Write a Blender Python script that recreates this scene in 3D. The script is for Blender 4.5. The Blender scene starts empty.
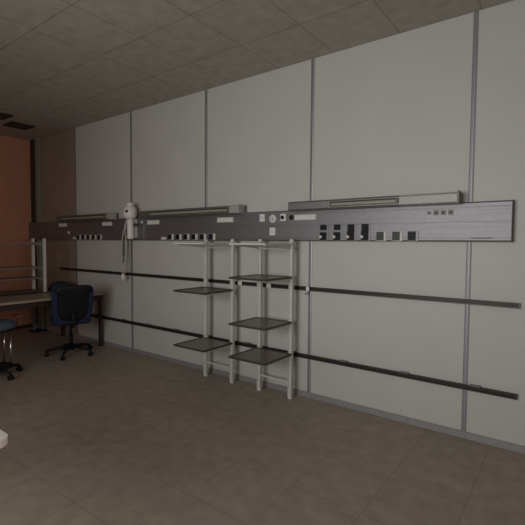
import bpy, bmesh, math
from mathutils import Vector, Matrix
C = bpy.context.scene.collection
PI = math.pi

# ------------------------------------------------------------------ materials
def mat(name, col, rough=.5, metal=0., noise=None, bump=0., scale=20., spec=.5):
    m = bpy.data.materials.new(name); m.use_nodes = True
    nt = m.node_tree; b = nt.nodes['Principled BSDF']
    b.inputs['Base Color'].default_value = (*col, 1)
    b.inputs['Roughness'].default_value = rough
    b.inputs['Metallic'].default_value = metal
    b.inputs['Specular IOR Level'].default_value = spec
    tc = nt.nodes.new('ShaderNodeTexCoord')
    n = nt.nodes.new('ShaderNodeTexNoise'); n.inputs['Scale'].default_value = scale; n.inputs['Detail'].default_value = 5
    nt.links.new(tc.outputs['Object'], n.inputs['Vector'])
    a = noise if noise is not None else .06
    mr = nt.nodes.new('ShaderNodeMapRange'); mr.inputs[1].default_value = .3; mr.inputs[2].default_value = .7
    mr.inputs[3].default_value = 1-a; mr.inputs[4].default_value = 1+a
    nt.links.new(n.outputs['Fac'], mr.inputs[0])
    mx = nt.nodes.new('ShaderNodeVectorMath'); mx.operation = 'SCALE'; mx.inputs[0].default_value = col
    nt.links.new(mr.outputs[0], mx.inputs['Scale']); nt.links.new(mx.outputs[0], b.inputs['Base Color'])
    if bump:
        bp = nt.nodes.new('ShaderNodeBump'); bp.inputs['Strength'].default_value = bump; bp.inputs['Distance'].default_value = .004
        nt.links.new(n.outputs['Fac'], bp.inputs['Height']); nt.links.new(bp.outputs[0], b.inputs['Normal'])
    return m

def tiles(name, c1, c2, cm, size, mortar, rough, bumpy=.25, spec=.5):
    m = mat(name, c1, rough, 0, .1, 0, 3., spec)
    nt = m.node_tree; b = nt.nodes['Principled BSDF']
    tc = [n for n in nt.nodes if n.type == 'TEX_COORD'][0]
    br = nt.nodes.new('ShaderNodeTexBrick'); br.offset = 0; br.squash = 1
    br.inputs['Scale'].default_value = 1; br.inputs['Brick Width'].default_value = size; br.inputs['Row Height'].default_value = size
    br.inputs['Mortar Size'].default_value = mortar; br.inputs['Mortar Smooth'].default_value = .3; br.inputs['Bias'].default_value = 0
    br.inputs['Color1'].default_value = (*c1, 1); br.inputs['Color2'].default_value = (*c2, 1); br.inputs['Mortar'].default_value = (*cm, 1)
    nt.links.new(tc.outputs['Object'], br.inputs['Vector'])
    n2 = nt.nodes.new('ShaderNodeTexNoise'); n2.inputs['Scale'].default_value = 9; n2.inputs['Detail'].default_value = 6
    nt.links.new(tc.outputs['Object'], n2.inputs['Vector'])
    mr = nt.nodes.new('ShaderNodeMapRange'); mr.inputs[1].default_value = .3; mr.inputs[2].default_value = .7; mr.inputs[3].default_value = .88; mr.inputs[4].default_value = 1.12
    nt.links.new(n2.outputs['Fac'], mr.inputs[0])
    mx = nt.nodes.new('ShaderNodeVectorMath'); mx.operation = 'SCALE'
    nt.links.new(br.outputs['Color'], mx.inputs[0]); nt.links.new(mr.outputs[0], mx.inputs['Scale'])
    nt.links.new(mx.outputs[0], b.inputs['Base Color'])
    bp = nt.nodes.new('ShaderNodeBump'); bp.invert = True; bp.inputs['Strength'].default_value = bumpy; bp.inputs['Distance'].default_value = .003
    nt.links.new(br.outputs['Fac'], bp.inputs['Height']); nt.links.new(bp.outputs[0], b.inputs['Normal'])
    return m

def brushed(name, col, rough, metal=.9):
    m = mat(name, col, rough, metal, .05, 0, 30)
    nt = m.node_tree; b = nt.nodes['Principled BSDF']
    tc = [n for n in nt.nodes if n.type == 'TEX_COORD'][0]
    mp = nt.nodes.new('ShaderNodeMapping'); mp.inputs['Scale'].default_value = (2, 200, 200)
    n = nt.nodes.new('ShaderNodeTexNoise'); n.inputs['Scale'].default_value = 1.2; n.inputs['Detail'].default_value = 3
    nt.links.new(tc.outputs['Object'], mp.inputs[0]); nt.links.new(mp.outputs[0], n.inputs['Vector'])
    mr = nt.nodes.new('ShaderNodeMapRange'); mr.inputs[3].default_value = rough-.07; mr.inputs[4].default_value = rough+.07
    nt.links.new(n.outputs['Fac'], mr.inputs[0]); nt.links.new(mr.outputs[0], b.inputs['Roughness'])
    return m

M = dict(
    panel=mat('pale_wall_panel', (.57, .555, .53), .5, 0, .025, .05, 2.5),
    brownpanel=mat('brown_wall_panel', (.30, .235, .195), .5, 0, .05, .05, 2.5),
    wallback=mat('wall_plaster', (.55, .53, .5), .8),
    darkgap=mat('dark_gap', (.05, .045, .04), .8),
    orange=mat('orange_plaster', (.56, .26, .16), .8, 0, .05, .1, 6),
    plaster=mat('cream_plaster', (.5, .45, .38), .8, 0, .05, .1, 6),
    floor=tiles('floor_vinyl_tile', (.37, .315, .265), (.39, .33, .28), (.30, .25, .21), .45, .004, .5, .12, .3),
    ceil=tiles('ceiling_tile', (.44, .415, .365), (.455, .425, .375), (.33, .30, .26), .6, .007, .85, .3),
    alu=brushed('brushed_aluminium', (.27, .26, .275), .52, .8),
    trim=brushed('aluminium_trim', (.35, .34, .36), .5, .6),
    base=mat('grey_baseboard', (.33, .315, .315), .5, .2),
    lamp=mat('lamp_housing_grey', (.24, .235, .23), .5, .7),
    cover=mat('lamp_cover_pale', (.40, .395, .385), .45, .1),
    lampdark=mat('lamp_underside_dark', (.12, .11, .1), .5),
    diffuser=mat('yellowed_diffuser', (.34, .31, .24), .4),
    white=mat('white_plastic', (.78, .76, .73), .4),
    ivory=mat('ivory_plastic', (.66, .64, .59), .4),
    black=mat('black_plastic', (.012, .012, .014), .5, spec=.2),
    greydk=mat('dark_grey_plastic', (.065, .07, .07), .5, spec=.3),
    greygr=mat('grey_green_plastic', (.24, .25, .21), .5),
    rail=mat('dark_rail', (.035, .03, .026), .45, .3),
    raillip=mat('rail_lip', (.10, .095, .088), .4, .5),
    clip=mat('grey_clip', (.17, .165, .155), .5),
    post=mat('white_painted_steel', (.68, .67, .63), .4),
    shelf=mat('brown_grey_shelf', (.175, .14, .11), .3, 0, .12, .05, 60),
    shelfedge=mat('dark_shelf_edge', (.06, .052, .045), .4),
    slot=mat('slot_shadow', (.12, .11, .1), .7),
    wood=mat('pale_laminate', (.40, .32, .24), .4, 0, .06, 0, 8),
    brown=mat('dark_brown_metal', (.045, .03, .024), .45, .2),
    blue=mat('blue_fabric', (.014, .022, .075), .9, 0, .2, .5, 150),
    bluegrey=mat('blue_grey_fabric', (.07, .10, .14), .9, 0, .2, .5, 150),
    teal=mat('dark_teal_fabric', (.02, .032, .034), .85, 0, .2, .5, 150),
    chrome=mat('chrome', (.8, .8, .8), .15, 1.),
    redbrown=mat('red_brown_plastic', (.14, .04, .025), .5),
    hose=mat('grey_hose', (.45, .43, .41), .5),
    vent=mat('dark_vent', (.03, .025, .022), .6),
    tabletop=mat('white_laminate', (.72, .7, .66), .35),
)

# ------------------------------------------------------------------ mesh helpers
def box(bm, x0, x1, y0, y1, z0, z1, mi=0, bev=0.):
    vs = [bm.verts.new(p) for p in ((x0,y0,z0),(x1,y0,z0),(x1,y1,z0),(x0,y1,z0),(x0,y0,z1),(x1,y0,z1),(x1,y1,z1),(x0,y1,z1))]
    fs = [bm.faces.new([vs[i] for i in q]) for q in ((0,3,2,1),(4,5,6,7),(0,1,5,4),(1,2,6,5),(2,3,7,6),(3,0,4,7))]
    for f in fs: f.material_index = mi
    if bev:
        es = list({e for f in fs for e in f.edges})
        r = bmesh.ops.bevel(bm, geom=es, offset=bev, segments=2, profile=.6, affect='EDGES')
        for f in r['faces']: f.material_index = mi
    return vs
def B(*a, **k):
    bm = bmesh.new(); box(bm, *a, **k); return bm
def extr(bm, pts, x0, x1, mi=0, axis='x'):
    """closed outline pts extruded; axis x: pts=(y,z); axis y: pts=(x,z); axis z: pts=(x,y)"""
    f = {'x': lambda a,b,c:(c,a,b), 'y': lambda a,b,c:(a,c,b), 'z': lambda a,b,c:(a,b,c)}[axis]
    A = [bm.verts.new(f(a,b,x0)) for a,b in pts]; D = [bm.verts.new(f(a,b,x1)) for a,b in pts]
    n = len(pts); fs = [bm.faces.new(A), bm.faces.new(D[::-1])]
    for i in range(n): fs.append(bm.faces.new((A[i], D[i], D[(i+1)%n], A[(i+1)%n])))
    for q in fs: q.material_index = mi
    bmesh.ops.recalc_face_normals(bm, faces=fs)
def lathe(bm, prof, c=(0,0,0), axis=(0,0,1), n=24, mi=0):
    q = Vector((0,0,1)).rotation_difference(Vector(axis)); c = Vector(c); rings = []
    for r, h in prof:
        rings.append([bm.verts.new(c + q @ Vector((r*math.cos(2*PI*i/n), r*math.sin(2*PI*i/n), h))) for i in range(n)])
    fs = []
    for a, b in zip(rings, rings[1:]):
        for i in range(n): fs.append(bm.faces.new((a[i], a[(i+1)%n], b[(i+1)%n], b[i])))
    fs.append(bm.faces.new(rings[0][::-1])); fs.append(bm.faces.new(rings[-1]))
    for f in fs: f.material_index = mi; f.smooth = True
    bmesh.ops.recalc_face_normals(bm, faces=fs)
def spline(pts, k=8):
    P = [Vector(p) for p in pts]; P = [2*P[0]-P[1]] + P + [2*P[-1]-P[-2]]; out = []
    for i in range(1, len(P)-2):
        for j in range(k):
            t = j/k; a,b,c,d = P[i-1:i+3]
            out.append(.5*((2*b)+(c-a)*t+(2*a-5*b+4*c-d)*t*t+(3*b-a-3*c+d)*t**3))
    out.append(P[-2]); return out
def tube(bm, pts, r, n=10, mi=0, smooth=True):
    P = [Vector(p) for p in pts]; rings = []
    up = Vector((.31,.17,.93))
    for i, p in enumerate(P):
        t = (P[min(i+1,len(P)-1)]-P[max(i-1,0)]).normalized()
        a = t.cross(up)
        if a.length < .05: a = t.cross(Vector((1,0,0)))
        a.normalize(); b = t.cross(a)
        rr = r[i] if isinstance(r, (list, tuple)) else r
        rings.append([bm.verts.new(p + rr*(math.cos(2*PI*k/n)*a + math.sin(2*PI*k/n)*b)) for k in range(n)])
    fs = []
    for a, b in zip(rings, rings[1:]):
        for k in range(n): fs.append(bm.faces.new((a[k], a[(k+1)%n], b[(k+1)%n], b[k])))
    fs += [bm.faces.new(rings[0][::-1]), bm.faces.new(rings[-1])]
    for f in fs: f.material_index = mi; f.smooth = smooth
    bmesh.ops.recalc_face_normals(bm, faces=fs)
def obj(name, bm, m, parent=None, loc=(0,0,0), label=None, kind=None):
    me = bpy.data.meshes.new(name); bm.to_mesh(me); bm.free()
    for q in (m if isinstance(m, (list, tuple)) else [m]): me.materials.append(M[q])
    o = bpy.data.objects.new(name, me); C.objects.link(o); o.location = loc
    if parent: o.parent = parent
    if label: o['label'] = label
    if kind: o['kind'] = kind
    return o
def thing(name, label, cat, loc=(0,0,0), rz=0, group=None):
    o = bpy.data.objects.new(name, None); C.objects.link(o); o.location = loc; o.rotation_euler = (0,0,rz)
    o['label'] = label; o['category'] = cat; o.empty_display_size = .1
    if group: o['group'] = group
    return o
def tag(o, label, cat, group=None):
    o['label'] = label; o['category'] = cat
    if group: o['group'] = group
def struct(name, bm, m, parent=None): return obj(name, bm, m, parent, kind='structure')
def dup(root, loc, label):
    r = root.copy(); C.objects.link(r); r.location = loc; r['label'] = label
    def rec(a, b):
        for ch in list(a.children):
            if ch.name in done: continue
            c = ch.copy(); C.objects.link(c); c.parent = b; done.add(c.name); rec(ch, c)
    done = set(); rec(root, r); return r

XL, XR, YB, ZC = -7.58, 1.6, -5.6, 3.22
X0, PW = -6.148, 1.3776           # panel joints

# ------------------------------------------------------------------ room shell
struct('floor', B(XL-.1, XR+.1, YB-.1, .12, -.1, 0), 'floor')
struct('ceiling', B(XL-.1, XR+.1, YB-.1, .12, ZC, ZC+.1), 'ceil')
wb = struct('wall_back', B(XL-.1, XR+.1, .02, .12, 0, ZC), 'darkgap')
js = [X0+PW*i for i in range(-1, 6)]
edges = [XL] + js[1:] + [XR]
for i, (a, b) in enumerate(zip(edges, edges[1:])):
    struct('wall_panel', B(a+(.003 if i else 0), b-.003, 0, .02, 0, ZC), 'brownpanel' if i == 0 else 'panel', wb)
for i, x in enumerate(js[1:]):
    bm = bmesh.new(); w = .017
    extr(bm, [(x-w,0),(x-w,-.006),(x-w+.010,-.009),(x-.003,-.009),(x-.003,-.003),(x+.003,-.003),(x+.003,-.009),(x+w-.010,-.009),(x+w,-.006),(x+w,0)], .052, ZC, axis='z')
    struct('trim_%d' % (i+1), bm, 'trim')
struct('wall_left', B(XL-.1, XL, YB-.1, .02, 0, ZC), 'orange')
bm = bmesh.new(); box(bm, XR, XR+.1, YB-.1, -3.8, 0, ZC); box(bm, XR, XR+.1, -2.6, .02, 0, ZC); box(bm, XR, XR+.1, -3.8, -2.6, 0, 1.15); box(bm, XR, XR+.1, -3.8, -2.6, 2.35, ZC)
struct('wall_right', bm, 'plaster')
bm = bmesh.new()
for y in (-3.8, -2.64): box(bm, XR+.02, XR+.08, y, y+.04, 1.15, 2.35)
for z in (1.15, 2.31): box(bm, XR+.02, XR+.08, -3.8, -2.6, z, z+.04)
struct('added_window', bm, 'ivory')  # unseen frame, added with its wall opening to house the warm fill light
# window wall behind the camera
wx0, wx1, wz0, wz1 = -2.9, -.2, .85, 2.6
bm = bmesh.new()
box(bm, XL, wx0, YB-.1, YB, 0, ZC); box(bm, wx1, XR, YB-.1, YB, 0, ZC)
box(bm, wx0, wx1, YB-.1, YB, 0, wz0); box(bm, wx0, wx1, YB-.1, YB, wz1, ZC)
struct('wall_front', bm, 'plaster')
bm = bmesh.new()
for x in (wx0, (wx0+wx1)/2-.02, wx1-.04): box(bm, x, x+.04, YB-.08, YB-.02, wz0, wz1)
box(bm, wx0, wx1, YB-.08, YB-.02, wz0, wz0+.04); box(bm, wx0, wx1, YB-.08, YB-.02, wz1-.04, wz1)
struct('window_1', bm, 'ivory')
bm = bmesh.new(); box(bm, XL, XR, -.012, 0, 0, .048); box(bm, XL, XR, -.008, 0, .048, .053)
struct('baseboard_back', bm, 'base')
struct('baseboard_left', B(XL, XL+.012, YB, -.012, 0, .05), 'brown')
# pale duct cover running up near the corner and dark strip beside it
struct('trim_7', B(-7.36, -7.25, -.03, 0, .053, ZC, bev=.003), 'greygr')
struct('trim_8', B(-7.57, -7.37, -.012, 0, .053, ZC), 'brown')

# ------------------------------------------------------------------ ceiling vents
def vent(x, y, label):
    t = thing('ceiling_vent', label, 'vent', (x, y, ZC), 0, 'dark ceiling vents')
    bm = bmesh.new(); s = .16
    box(bm, -s, s, -s, -s+.025, -.014, 0); box(bm, -s, s, s-.025, s, -.014, 0); box(bm, -s, -s+.025, -s, s, -.014, 0); box(bm, s-.025, s, -s, s, -.014, 0)
    obj('vent_frame', bm, 'vent', t)
    bm = bmesh.new()
    for k in range(6): box(bm, -s+.02, s-.02, -s+.035+k*.046, -s+.058+k*.046, -.010, -.002)
    obj('vent_slats', bm, 'vent', t)
vent(-6.72, -.56, 'dark square ceiling vent nearest the corner of orange and panelled walls')
vent(-6.40, -1.0, 'dark square ceiling vent farther out from the corner, cut by left edge of photo')

# ------------------------------------------------------------------ service trunking
TX0, TX1, TZ0, TZ1, TY = XL+.02, -.352, 1.518, 1.813, -.06
tr = thing('service_trunking', 'long brushed aluminium service trunking with sockets running across the panelled wall', 'wall trunking', (0,0,0))
g = .004
prof = [(0,TZ0),(TY+.008,TZ0),(TY,TZ0+.01)]
for z in (1.548, 1.664, 1.668, 1.775):
    prof += [(TY, z-.003),(TY+g, z-.002),(TY+g, z+.002),(TY, z+.003)] if z != 1.668 else []
prof += [(TY,TZ1-.01),(TY+.008,TZ1),(0,TZ1)]
bm = bmesh.new(); extr(bm, prof, TX0, TX1-.006); obj('trunking_body', bm, 'alu', tr)
bm = bmesh.new(); box(bm, TX1-.006, TX1, TY-.003, 0, TZ0-.003, TZ1+.003, bev=.001); obj('end_cap', bm, 'greydk', tr, label='dark end cap')
F = TY   # front face
def strip(x, z, m='ivory', n=5, w=.235, h=.054):
    p = obj('socket_strip', B(x-w/2, x+w/2, F-.006, F, z-h/2, z+h/2, bev=.002), m, tr)
    s = (w-.016)/n
    for k in range(n):
        xx = x-w/2+.008+s*(k+.5)
        obj('socket_module', B(xx-s*.40, xx+s*.40, F-.011, F-.006, z-h*.36, z+h*.36, bev=.0015), 'white', p)
for x, z in ((-6.43,1.75),(-5.245,1.745),(-4.255,1.744),(-3.05,1.743),(-2.045,1.742)): strip(x, z)
# four grey ports on the right
for k, x in enumerate((-.92,-.869,-.816,-.762)):
    w = .012 if k == 0 else .019
    p = obj('data_port', B(x-w, x+w, F-.006, F, 1.741-w, 1.741+w, bev=.002), 'greygr', tr)
    obj('port_opening', B(x-w*.5, x+w*.5, F-.0075, F-.006, 1.741-w*.5, 1.741+w*.4), 'greydk', p)
# label slot at far right
obj('label_slot', B(-.62, -.475, F-.003, F, 1.541, 1.547), 'greydk', tr)
# square and round plates by the shelf racks
def plate(x, z, w, h, r=.004):
    p = obj('wall_plate', B(x-w/2, x+w/2, F-.012, F, z-h/2, z+h/2, bev=r), 'white', tr)
    bm = bmesh.new(); lathe(bm, [(.014,0),(.014,.004),(.011,.006)], (x, F-.012, z), (0,-1,0), 16); obj('plate_knob', bm, 'ivory', p)
plate(-2.546, 1.749, .062, .078); plate(-2.418, 1.611, .068, .078)
bm = bmesh.new(); lathe(bm, [(.042,0),(.042,.008),(.036,.014)], (-2.418, F, 1.737), (0,-1,0), 28)
p = obj('round_plate', bm, 'white', tr)
bm = bmesh.new(); lathe(bm, [(.02,0),(.018,.02)], (-2.418, F-.014, 1.737), (0,-1,0), 20); obj('plate_knob', bm, 'ivory', p)
p = obj('jack_plate', B(-2.325, -2.262, F-.008, F, 1.712, 1.782, bev=.003), 'white', tr)
bm = bmesh.new(); lathe(bm, [(.019,0),(.019,.004)], (-2.30, F-.008, 1.747), (0,-1,0), 20); obj('jack', bm, 'black', p)
bm = bmesh.new(); lathe(bm, [(.024,0),(.024,.006),(.018,.008)], (-2.2, F, 1.744), (0,-1,0), 20); obj('jack', bm, 'black', tr)
bm = bmesh.new(); lathe(bm, [(.026,0),(.026,.01),(.02,.014)], (-6.257, F, 1.632), (0,-1,0), 20); obj('round_knob', bm, 'white', tr)
bm = bmesh.new(); lathe(bm, [(.018,0),(.018,.01),(.014,.014)], (-4.475, F, 1.752), (0,-1,0), 20); obj('round_knob', bm, 'white', tr)
# lower row of outlets
def outlet(x, z=1.560, low=False, face='black', w=.092, h=.068):
    h2 = h*.5 if low else h
    p = obj('power_outlet', B(x-w/2, x+w/2, F-.007, F, z-h/2, z-h/2+h2, bev=.002), 'ivory', tr)
    if not low: obj('outlet_face', B(x-w/2+.001, x-w/2+.058, F-.013, F-.007, z-h/2+.003, z+h/2-.003, bev=.002), face, p)
    return p
for k, x in enumerate((-6.10,-5.965,-5.83,-5.695,-5.56,-5.425)): outlet(x, low=(k == 0))
outlet(-4.055, low=True)
for x in (-3.92,-3.783,-3.65,-3.515,-3.38,-3.24): outlet(x)
for k, x in enumerate((-1.845,-1.707,-1.574,-1.444)):      # two-tier black sockets with a white cap
    tall = k >= 2
    p = obj('power_outlet', B(x-.042, x+.046, F-.006, F, 1.522, 1.672, bev=.002), 'alu', tr)
    obj('switch_block', B(x-.032, x+.030, F-.016, F-.006, 1.604 if tall else 1.618, 1.666, bev=.002), 'black', p)
    obj('outlet_face', B(x-.036, x+.030, F-.014, F-.006, 1.526, 1.604 if tall else 1.598, bev=.002), 'black', p)
    bm = bmesh.new(); lathe(bm, [(.014,0),(.014,.012),(.01,.016)], (x-.024, F-.014, 1.556), (0,-1,0), 16); obj('white_cap', bm, 'white', p, label='white round cap')
for k, x in enumerate((-1.305,-1.17,-1.042)):
    p = obj('power_outlet', B(x-.042, x+.044, F-.006, F, 1.520, 1.6, bev=.002), 'ivory' if k < 2 else 'alu', tr)
    f = obj('outlet_face', B(x-.038, x+.024, F-.012, F-.006, 1.525, 1.597, bev=.002), 'greydk' if k < 2 else 'black', p)
    if k == 2:
        for r in range(3): obj('outlet_rib', B(x-.034, x+.020, F-.014, F-.012, 1.537+r*.024, 1.541+r*.024), 'greydk', p)
bm = bmesh.new()
for dx in (0, .035): tube(bm, [(-4.44+dx, F-.006, 1.735), (-4.445+dx, F-.006, 1.62), (-4.44+dx, F-.006, 1.53)], .003, 6)
obj('cord', bm, 'hose', tr, label='two thin pale cords hanging beside the medical device')

# ------------------------------------------------------------------ wall lamps over the trunking
def wall_lamp(x0, x1, d0, d1, label, cap='cover'):
    t = thing('wall_lamp', label, 'wall lamp', ((x0+x1)/2, 0, 1.80), 0, 'long wall lamps above the trunking')
    cx = (x0+x1)/2; a, b = x0-cx, x1-cx; d0 -= cx; d1 -= cx
    P = [(-.063,.004),(-.140,.004),(-.150,.012),(-.150,.070),(-.136,.084),(-.063,.086)]
    S = [(-.063,.004),(-.140,.004),(-.150,.012),(-.150,.020),(-.128,.024),(-.128,.056),(-.150,.064),(-.150,.070),(-.136,.084),(-.063,.086)]
    bm = bmesh.new(); extr(bm, P, a, d0); extr(bm, S, d0, d1); obj('lamp_housing', bm, 'lamp', t)
    bm = bmesh.new(); extr(bm, P, d1, b-.014); obj('lamp_cover', bm, 'cover', t, label='pale cover section')
    bm = bmesh.new(); extr(bm, [(-.129,.026),(-.144,.030),(-.144,.050),(-.129,.054)], d0+.004, d1-.03); obj('diffuser', bm, 'diffuser', t)
    obj('diffuser_end', B(d1-.03, d1-.002, -.152, -.128, .020, .064, bev=.002), 'lampdark', t)
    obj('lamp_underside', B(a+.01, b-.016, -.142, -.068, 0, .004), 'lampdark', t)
    obj('end_cap', B(b-.014, b, -.154, -.058, -.001, .094, bev=.003), cap, t)
    for q in (a+.2, b-.25): obj('wall_bracket', B(q, q+.05, -.063, 0, .016, .07), 'lamp', t)
wall_lamp(-2.183, -.688, -1.741, -1.13, 'grey wall lamp at the right, lit pale, above the two-tier black sockets', 'greygr')
wall_lamp(-4.40, -2.785, -4.22, -2.92, 'grey wall lamp in the middle, right of the white medical device')
wall_lamp(-6.465, -5.03, -6.3, -5.13, 'dark grey wall lamp at the far left, left of the white medical device')

# ------------------------------------------------------------------ dark wall rails
def wall_rail(z, x0, x1, label, clips):
    t = thing('wall_rail', label, 'wall rail', ((x0+x1)/2, 0, z), 0, 'dark rails along the panelled wall')
    a, b = x0-t.location.x, x1-t.location.x; h = .019
    bm = bmesh.new()
    extr(bm, [(-.010,-h),(-.032,-h),(-.032,-h+.008),(-.028,-h+.008),(-.028,-h+.003),(-.014,-h+.003),(-.014,h-.003),(-.028,h-.003),(-.028,h-.008),(-.032,h-.008),(-.032,h),(-.010,h)], a, b)
    obj('rail_channel', bm, 'rail', t)
    obj('end_cap', B(b, b+.006, -.033, -.010, -h-.001, h+.001), 'raillip', t)
    bm = bmesh.new(); box(bm, a, b, -.034, -.032, -h, -h+.007); obj('rail_lip', bm, 'raillip', t)
    for k in range(7):
        q = a+.2+(b-a-.4)*k/6; obj('wall_spacer', B(q-.012, q+.012, -.010, 0, -.012, .012), 'rail', t)
    for c in clips:
        c -= t.location.x
        bm = bmesh.new(); box(bm, c-.036, c+.036, -.036, -.010, h, h+.010, bev=.002)
        obj('rail_clip', bm, 'clip', t)
wall_rail(1.062, -6.62, -.30, 'upper of the two dark metal wall rails, passing behind the racks', [])
wall_rail(.405, -6.62, -.295, 'lower dark metal wall rail with small clips on its top', [-6.0,-5.48,-4.946,-4.41,-3.88,-3.33,-2.766,-2.19,-1.65,-1.10,-.565])
# small white hook on the upper rail over the panel joint
t = thing('rail_hook', 'small white oval hook on the upper dark rail over a panel joint', 'hook', (-2.02, -.034, 1.062))
bm = bmesh.new(); lathe(bm, [(.010,0),(.018,.004),(.019,.012),(.012,.018)], (0,0,0), (0,-1,0), 20)
for v in bm.verts: v.co.z *= 1.5
obj('hook_plate', bm, 'white', t)
bm = bmesh.new(); tube(bm, spline([(0,-.006,-.026),(0,-.008,-.042),(-.012,-.02,-.05),(-.018,-.03,-.04)]), .005, 8); obj('hook_tip', bm, 'clip', t)
for x in (-2.86, -2.60, -2.48):
    o = obj('rail_fitting', B(x-.028, x+.028, -.042, -.034, 1.040, 1.088, bev=.002), 'post')
    tag(o, {-2.86:'small white fitting on the upper rail right beside the left rack', -2.60:'small white fitting on the upper rail left of the right rack', -2.48:'small white fitting on the upper rail inside the right rack'}[x], 'rail fitting', 'white fittings on the upper rail')

# ------------------------------------------------------------------ free standing cantilever racks
PY = -.128
def rack(xs, shelves, label):
    cx = sum(xs)/2
    t = thing('shelf_rack', label, 'shelf rack', (cx, PY, 0), 0, 'white steel racks with cantilever shelves')
    hw = (xs[1]-xs[0])/2
    for s in (-1, 1):
        x = s*hw
        bm = bmesh.new(); box(bm, x-.020, x+.020, -.018, .018, .012, 1.508, bev=.002)
        for k in range(48): z = .1+k*.029; box(bm, x-.014, x-.007, -.0185, -.0175, z, z+.014, mi=1)
        p = obj('post', bm, ['post', 'slot'], t)
        bm = bmesh.new(); lathe(bm, [(.018,0),(.022,.010),(.018,.022),(.009,.028)], (x,0,1.508), n=16); obj('post_cap', bm, 'white', p)
        bm = bmesh.new(); lathe(bm, [(.022,0),(.022,.008),(.012,.014)], (x,0,0), n=16); obj('foot', bm, 'white', p)
    for z in (.16, 1.44):
        obj('stretcher', B(-hw+.020, hw-.020, -.006, .006, z-.007, z+.007), 'post', t)
    D = -.455
    for i, z in enumerate(shelves):
        top = i == 0
        bm = bmesh.new()
        x0, x1, y0, y1 = -hw-.022, hw+.022, D, -.020
        # shelf tray: thin plate inside a raised rim
        box(bm, x0+.010, x1-.010, y0+.010, y1-.010, z-.012, z-.003)
        for q in ((x0,x1,y0,y0+.010),(x0,x1,y1-.010,y1),(x0,x0+.010,y0+.010,y1-.010),(x1-.010,x1,y0+.010,y1-.010)):
            box(bm, *q, z-.016, z+(-.004 if top else .002), mi=1)
        s = obj('shelf', bm, ['post', 'post'] if top else ['shelf', 'shelfedge'], t, label='white top shelf' if top else None)
        for sx in (-1, 1):
            x = sx*hw
            bm = bmesh.new()
            extr(bm, [(-.018,z-.016),(D+.03,z-.016),(D+.03,z-.026),(-.08,z-.052),(-.018,z-.068)], x-.002, x+.002)
            obj('shelf_bracket', bm, 'post', t)
rack((-3.275, -2.888), (1.495, 1.005, .440), 'white steel rack at the left of the pair, two brown-grey shelves below its top')
rack((-2.522, -2.150), (1.495, 1.180, .750, .442), 'white steel rack at the right of the pair, three brown-grey shelves below its top')

# ------------------------------------------------------------------ wall medical device
t = thing('medical_device', 'white wall-mounted medical device with round head and hanging looped hose', 'medical device', (-4.605, -.06, 1.52))
bm = bmesh.new(); lathe(bm, [(.03,0),(.06,.008),(.080,.04),(.085,.085),(.082,.13),(.066,.158),(.04,.172),(.03,.176)], (0,-.09,.265), n=32); obj('head', bm, 'white', t)
bm = bmesh.new(); lathe(bm, [(.036,0),(.042,.006),(.042,.030),(.034,.04)], (0,-.09,.437), n=28); obj('top_cap', bm, 'white', t)
bm = bmesh.new(); lathe(bm, [(.020,0),(.020,.012),(.015,.014)], (.036,-.160,.365), (.45,-1,0), 20); obj('dial', bm, 'greydk', t, label='small dark dial')
bm = bmesh.new(); lathe(bm, [(.030,0),(.040,.008),(.044,.03),(.044,.23),(.038,.255)], (.008,-.09,.012), n=28); obj('canister', bm, 'white', t)
obj('mount', B(-.03,.03,-.05,-.001,.03,.27,bev=.004), 'ivory', t)
bm = bmesh.new(); lathe(bm, [(.020,0),(.022,.03),(.012,.045)], (.048,-.06,.195), (1,-.3,0), 16); obj('side_knob', bm, 'greydk', t)
bm = bmesh.new()
tube(bm, spline([(-.06,-.09,.30),(-.11,-.09,.18),(-.17,-.08,.06),(-.215,-.06,-.14),(-.225,-.055,-.36),(-.215,-.055,-.45),(-.165,-.055,-.42),(-.130,-.06,-.2),(-.115,-.07,0),(-.12,-.08,.12),(-.06,-.09,.26)]), .009, 8)
obj('hose', bm, 'hose', t)
bm = bmesh.new(); tube(bm, spline([(-.175,-.068,.05),(-.180,-.062,-.1),(-.180,-.065,-.30)]), [.006]*4+[.013]*9+[.008]*4, 8)
obj('inner_hose', bm, 'greydk', t, label='dark inner hose')
bm = bmesh.new(); lathe(bm, [(.008,-.055),(.020,-.035),(.026,0),(.020,.028),(.010,.045)], (-.205,-.058,-.490), n=18); obj('hose_bulb', bm, 'white', t)

# ------------------------------------------------------------------ table along the left, with its legs
tx0, tx1, ty0, ty1, tz = -6.50, -5.385, -2.3, -.035, .765
t = thing('work_table', 'pale-topped work table with dark brown legs ending at the panelled wall', 'table', ((tx0+tx1)/2, (ty0+ty1)/2, 0))
cx, cy = t.location.x, t.location.y; a, b = tx0-cx, tx1-cx; c, d = ty0-cy, ty1-cy
obj('tabletop', B(a, b, c, d, tz-.028, tz, bev=.003), 'wood', t)
for x in (a+.012, b-.052):
    for y in (c+.02, d-.06): obj('leg', B(x, x+.04, y, y+.04, .008, tz-.028, bev=.002), 'brown', t)
for x in (a+.012, b-.052):
    for y in (c+.02, d-.06): obj('foot', B(x-.003, x+.043, y-.003, y+.043, 0, .008), 'black', t)
bm = bmesh.new(); box(bm, b-.045, b-.02, c+.06, d-.06, tz-.10, tz-.028); box(bm, a+.02, a+.045, c+.06, d-.06, tz-.10, tz-.028)
box(bm, a+.052, b-.052, d-.045, d-.02, tz-.10, tz-.028); box(bm, a+.052, b-.052, c+.02, c+.045, tz-.10, tz-.028)
obj('apron', bm, 'brown', t)

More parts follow.
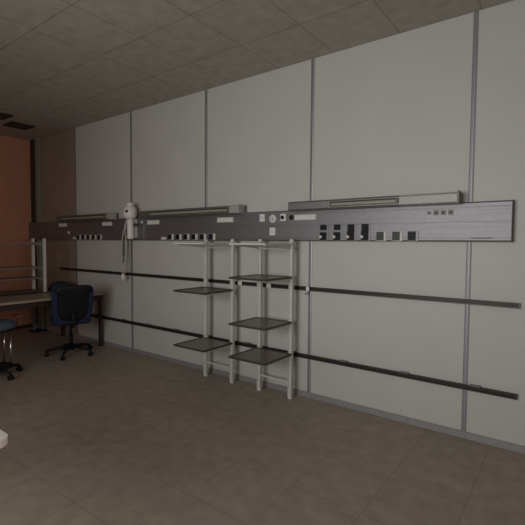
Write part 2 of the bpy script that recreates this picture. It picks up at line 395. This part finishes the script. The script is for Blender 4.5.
# rack on the table
t = thing('storage_rack', 'pale steel rack with dark shelves standing on the work table by the orange wall', 'storage rack', (-6.20, -1.37, 0))
for y in (.82, -.82):
    for x in (-.165, .165):
        p = obj('post', B(x-.017, x+.017, y-.017, y+.017, .775, 1.535, bev=.003), 'post', t)
        obj('foot', B(x-.022, x+.022, y-.022, y+.022, .765, .775), 'black', p)
    for z in (1.475, 1.135, .985):
        obj('rung', B(-.145, .145, y-.010, y+.010, z-.034, z-.002), 'post', t)
for z in (1.475, 1.135, .985, .80):
    bm = bmesh.new(); box(bm, -.145, .145, -.80, .80, z-.014, z, mi=0); box(bm, .145, .16, -.80, .80, z-.016, z+.004, mi=1 if z > .9 else 0)
    obj('shelf', bm, ['shelfedge', 'clip'], t)

# ------------------------------------------------------------------ chairs
def rounded(w, h, r, n=6):
    pts = []
    for cx_, cy_, a0 in ((w/2-r, h/2-r, 0), (-w/2+r, h/2-r, 90), (-w/2+r, -h/2+r, 180), (w/2-r, -h/2+r, 270)):
        for k in range(n+1):
            q = math.radians(a0+90*k/n); pts.append((cx_+r*math.cos(q), cy_+r*math.sin(q)))
    return pts
def cushion(bm, outline, layers, f):
    """outline (u,v) scaled per layer (scale, offset); f maps (u,v,o)->xyz"""
    rings = [[bm.verts.new(f(u*s, v*s, o)) for u, v in outline] for s, o in layers]
    n = len(outline); fs = []
    for A, D in zip(rings, rings[1:]):
        for i in range(n): fs.append(bm.faces.new((A[i], A[(i+1)%n], D[(i+1)%n], D[i])))
    fs += [bm.faces.new(rings[0][::-1]), bm.faces.new(rings[-1])]
    for q in fs: q.smooth = True
    bmesh.ops.recalc_face_normals(bm, faces=fs)
def star_base(t, angs, r=.29, m='black'):
    bm = bmesh.new(); lathe(bm, [(.03,.065),(.045,.07),(.045,.13),(.03,.14)], n=20); obj('base_hub', bm, m, t)
    for a in angs:
        a = math.radians(a); ca, sa = math.cos(a), math.sin(a)
        bm = bmesh.new()
        tube(bm, [(.03*ca,.03*sa,.115),(.16*ca,.16*sa,.10),(r*ca,r*sa,.072)], [.024,.020,.015], 8); leg = obj('base_leg', bm, m, t)
        bm = bmesh.new()
        for s in (-1, 1): lathe(bm, [(.02,-.008),(.029,-.006),(.029,.006),(.02,.008)], (r*ca-sa*.014*s, r*sa+ca*.014*s, .029), (-sa,ca,0), 16)
        tube(bm, [(r*ca,r*sa,.03),(r*ca,r*sa,.072)], .010, 8)
        obj('caster', bm, 'black', leg)

# blue swivel chair: local -x is its front
t = thing('swivel_chair', 'blue upholstered swivel chair with black plastic back shell at the work table', 'chair', (-5.31, -.575, 0), math.radians(-22))
star_base(t, [-98+72*k for k in range(5)])
bm = bmesh.new(); tube(bm, [(0,0,.13),(0,0,.28)], .026, 16); tube(bm, [(0,0,.28),(0,0,.42)], .015, 12); obj('gas_column', bm, 'black', t)
bm = bmesh.new(); box(bm, -.10, .12, -.08, .08, .405, .43, bev=.008); tube(bm, [(.0,-.08,.415),(0,-.26,.405)], .007, 8); obj('mechanism', bm, 'black', t)
bm = bmesh.new(); cushion(bm, rounded(.47,.47,.12), [(.90,.43),(1.0,.445),(1.0,.485),(.97,.50),(.85,.508)], lambda u,v,o:(u-.03,v,o)); obj('seat', bm, 'blue', t)
bm = bmesh.new(); cushion(bm, rounded(.45,.45,.11), [(.85,.424),(1.0,.430),(1.0,.436)], lambda u,v,o:(u-.03,v,o)); obj('seat_pan', bm, 'black', t)
def backmap(u, v, o):   # u across, v height
    w = 1 + .10*max(0, v/.22)**1.5 - .02*abs(v)
    return (.235 + .05*(v/.23) - .18*u*u + o, u*w, .715+v)
bm = bmesh.new(); cushion(bm, rounded(.47,.46,.09,8), [(.90,-.035),(.98,-.022),(1.0,0),(.985,.018),(.93,.024)], backmap); obj('backrest', bm, 'blue', t)
out = []
for k in range(40):      # shell outline: wide head, narrow waist
    a = 2*PI*k/40; cu, sv = math.cos(a), math.sin(a)
    u = .215*math.copysign(abs(cu)**.45, cu); v = .225*math.copysign(abs(sv)**.45, sv)
    if v < .14: u *= .78+.05*math.cos(v*12)
    out.append((u, v))
bm = bmesh.new(); cushion(bm, out, [(1.0,.020),(1.03,.030),(.97,.042),(.8,.046)], backmap); obj('back_shell', bm, 'black', t, label='black plastic shell')
bm = bmesh.new(); tube(bm, spline([(.08,0,.415),(.22,0,.41),(.275,0,.47),(.268,0,.60)]), .020, 8); obj('back_bar', bm, 'black', t)

# dark soft bag lying on the table
t = thing('soft_bag', 'dark teal rounded soft bag on the work table, just above the blue chair back', 'bag', (-6.12, -.27, .765), math.radians(60))
bm = bmesh.new(); cushion(bm, rounded(.34,.19,.07), [(.86,0),(1,.016),(1.04,.055),(.95,.095),(.72,.12),(.3,.127)], lambda u,v,o:(u+.01*math.sin(v*30+o*20),v,o*(1-.25*(u/.17)**2))); obj('bag_body', bm, 'teal', t)
bm = bmesh.new(); tube(bm, spline([(-.07,0,.11),(-.04,0,.135),(.04,0,.135),(.07,0,.11)]), .006, 8); obj('handle', bm, 'black', t)

# little two-post stand near the orange wall, seen under the table
t = thing('small_stand', 'small two-post stand with dark top near the orange wall, seen under the table', 'stand', (-7.13, -.13, 0))
obj('stand_top', B(-.12, .12, -.12, .12, .42, .45, bev=.004), 'black', t)
obj('stand_base', B(-.10, .10, -.11, .11, 0, .02, bev=.004), 'black', t)
obj('post', B(-.018, .018, -.088, -.052, .02, .42, bev=.002), 'clip', t)
obj('post', B(-.018, .018, .052, .088, .02, .42, bev=.002), 'greygr', t)

# stool cut by the left edge
t = thing('drafting_stool', 'blue-grey padded stool with chrome rods on a dark wheeled base, at left edge', 'stool', (-5.09, -1.60, 0))
star_base(t, [88+72*k for k in range(5)], .28)
bm = bmesh.new(); tube(bm, [(0,0,.13),(0,0,.52)], .018, 14); obj('gas_column', bm, 'black', t)
bm = bmesh.new(); cushion(bm, [(.235*math.cos(2*PI*k/36), .235*math.sin(2*PI*k/36)) for k in range(36)], [(.88,.530),(1,.545),(1.02,.575),(.97,.60),(.85,.612)], lambda u,v,o:(u,v,o)); obj('seat', bm, 'bluegrey', t)
bm = bmesh.new(); cushion(bm, [(.22*math.cos(2*PI*k/30), .22*math.sin(2*PI*k/30)) for k in range(30)], [(.9,.51),(1,.515),(1,.531)], lambda u,v,o:(u,v,o)); obj('seat_pan', bm, 'black', t)
for a, b_ in (((-.02,.205),(.07,.165)), ((-.10,.17),(-.09,.16)), ((.12,-.15),(.14,-.14)), ((-.12,-.15),(-.14,-.14))):
    bm = bmesh.new(); tube(bm, [(*a,.512),(*b_,.112)], .008, 10); obj('chrome_rod', bm, 'chrome', t, label='thin chrome rod')
bm = bmesh.new(); lathe(bm, [(.165,.10),(.20,.098),(.20,.112),(.165,.114)], n=36); obj('foot_plate', bm, 'black', t)
bm = bmesh.new(); box(bm, -.09, .09, .235, .30, .625, .66, bev=.012); tube(bm, spline([(0,.19,.525),(0,.262,.535),(0,.268,.63)]), .010, 8); obj('armrest', bm, 'redbrown', t, label='red-brown armrest')

# ------------------------------------------------------------------ white table by the camera, only its corner shows
t = thing('white_table', 'white table with rounded corner, only the corner showing at bottom left', 'table', (-2.30, -3.12, 0))
bm = bmesh.new()
extr(bm, rounded(1.20, .64, .05, 8), .722, .75, axis='z'); obj('tabletop', bm, 'tabletop', t)
for x in (-.54, .54):
    for y in (-.26, .26):
        bm = bmesh.new(); tube(bm, [(x,y,0),(x,y,.722)], .018, 14); obj('leg', bm, 'post', t)

# ------------------------------------------------------------------ light
def area(name, loc, rot, sx, sy, power, col):
    l = bpy.data.lights.new(name, 'AREA'); l.shape = 'RECTANGLE'; l.size = sx; l.size_y = sy; l.energy = power; l.color = col
    o = bpy.data.objects.new(name, l); C.objects.link(o); o.location = loc; o.rotation_euler = rot; return o
area('window_daylight', ((wx0+wx1)/2, YB-.01, (wz0+wz1)/2), (PI/2, 0, 0), wx1-wx0-.1, wz1-wz0-.1, 48, (1, .985, .95)).data.spread = math.radians(120)
area('added_warm_fill', (XR-.01, -3.2, 1.75), (0, PI/2, 0), 1.1, 1.1, 8.5, (1, .79, .64)).data.spread = math.radians(75)  # added warm fill that brightens the orange wall, no known window there
w = bpy.data.worlds.new('World'); bpy.context.scene.world = w; w.use_nodes = True
w.node_tree.nodes['Background'].inputs[0].default_value = (.6, .7, .85, 1); w.node_tree.nodes['Background'].inputs[1].default_value = .3

# ------------------------------------------------------------------ camera
cam = bpy.data.cameras.new('Camera'); co = bpy.data.objects.new('Camera', cam); C.objects.link(co)
cam.sensor_width = 36; cam.sensor_fit = 'HORIZONTAL'; cam.lens = 420.04/525*36
yaw, pitch, roll = .6370104, .0474602, .0072394
Fv = Vector((-math.sin(yaw)*math.cos(pitch), math.cos(yaw)*math.cos(pitch), -math.sin(pitch)))
Rv = Vector((math.cos(yaw), math.sin(yaw), 0)); Uv = Rv.cross(Fv)
R2 = math.cos(roll)*Rv+math.sin(roll)*Uv; U2 = -math.sin(roll)*Rv+math.cos(roll)*Uv
mt = Matrix((R2, U2, -Fv)).transposed().to_4x4(); mt.translation = Vector((0, -3.49835, 1.5)); co.matrix_world = mt
cam.clip_start = .05
s = bpy.context.scene; s.camera = co
s.view_settings.view_transform = 'Standard'; s.view_settings.look = 'None'; s.view_settings.gamma = 1; s.view_settings.exposure = 0
s.view_settings.use_curve_mapping = False
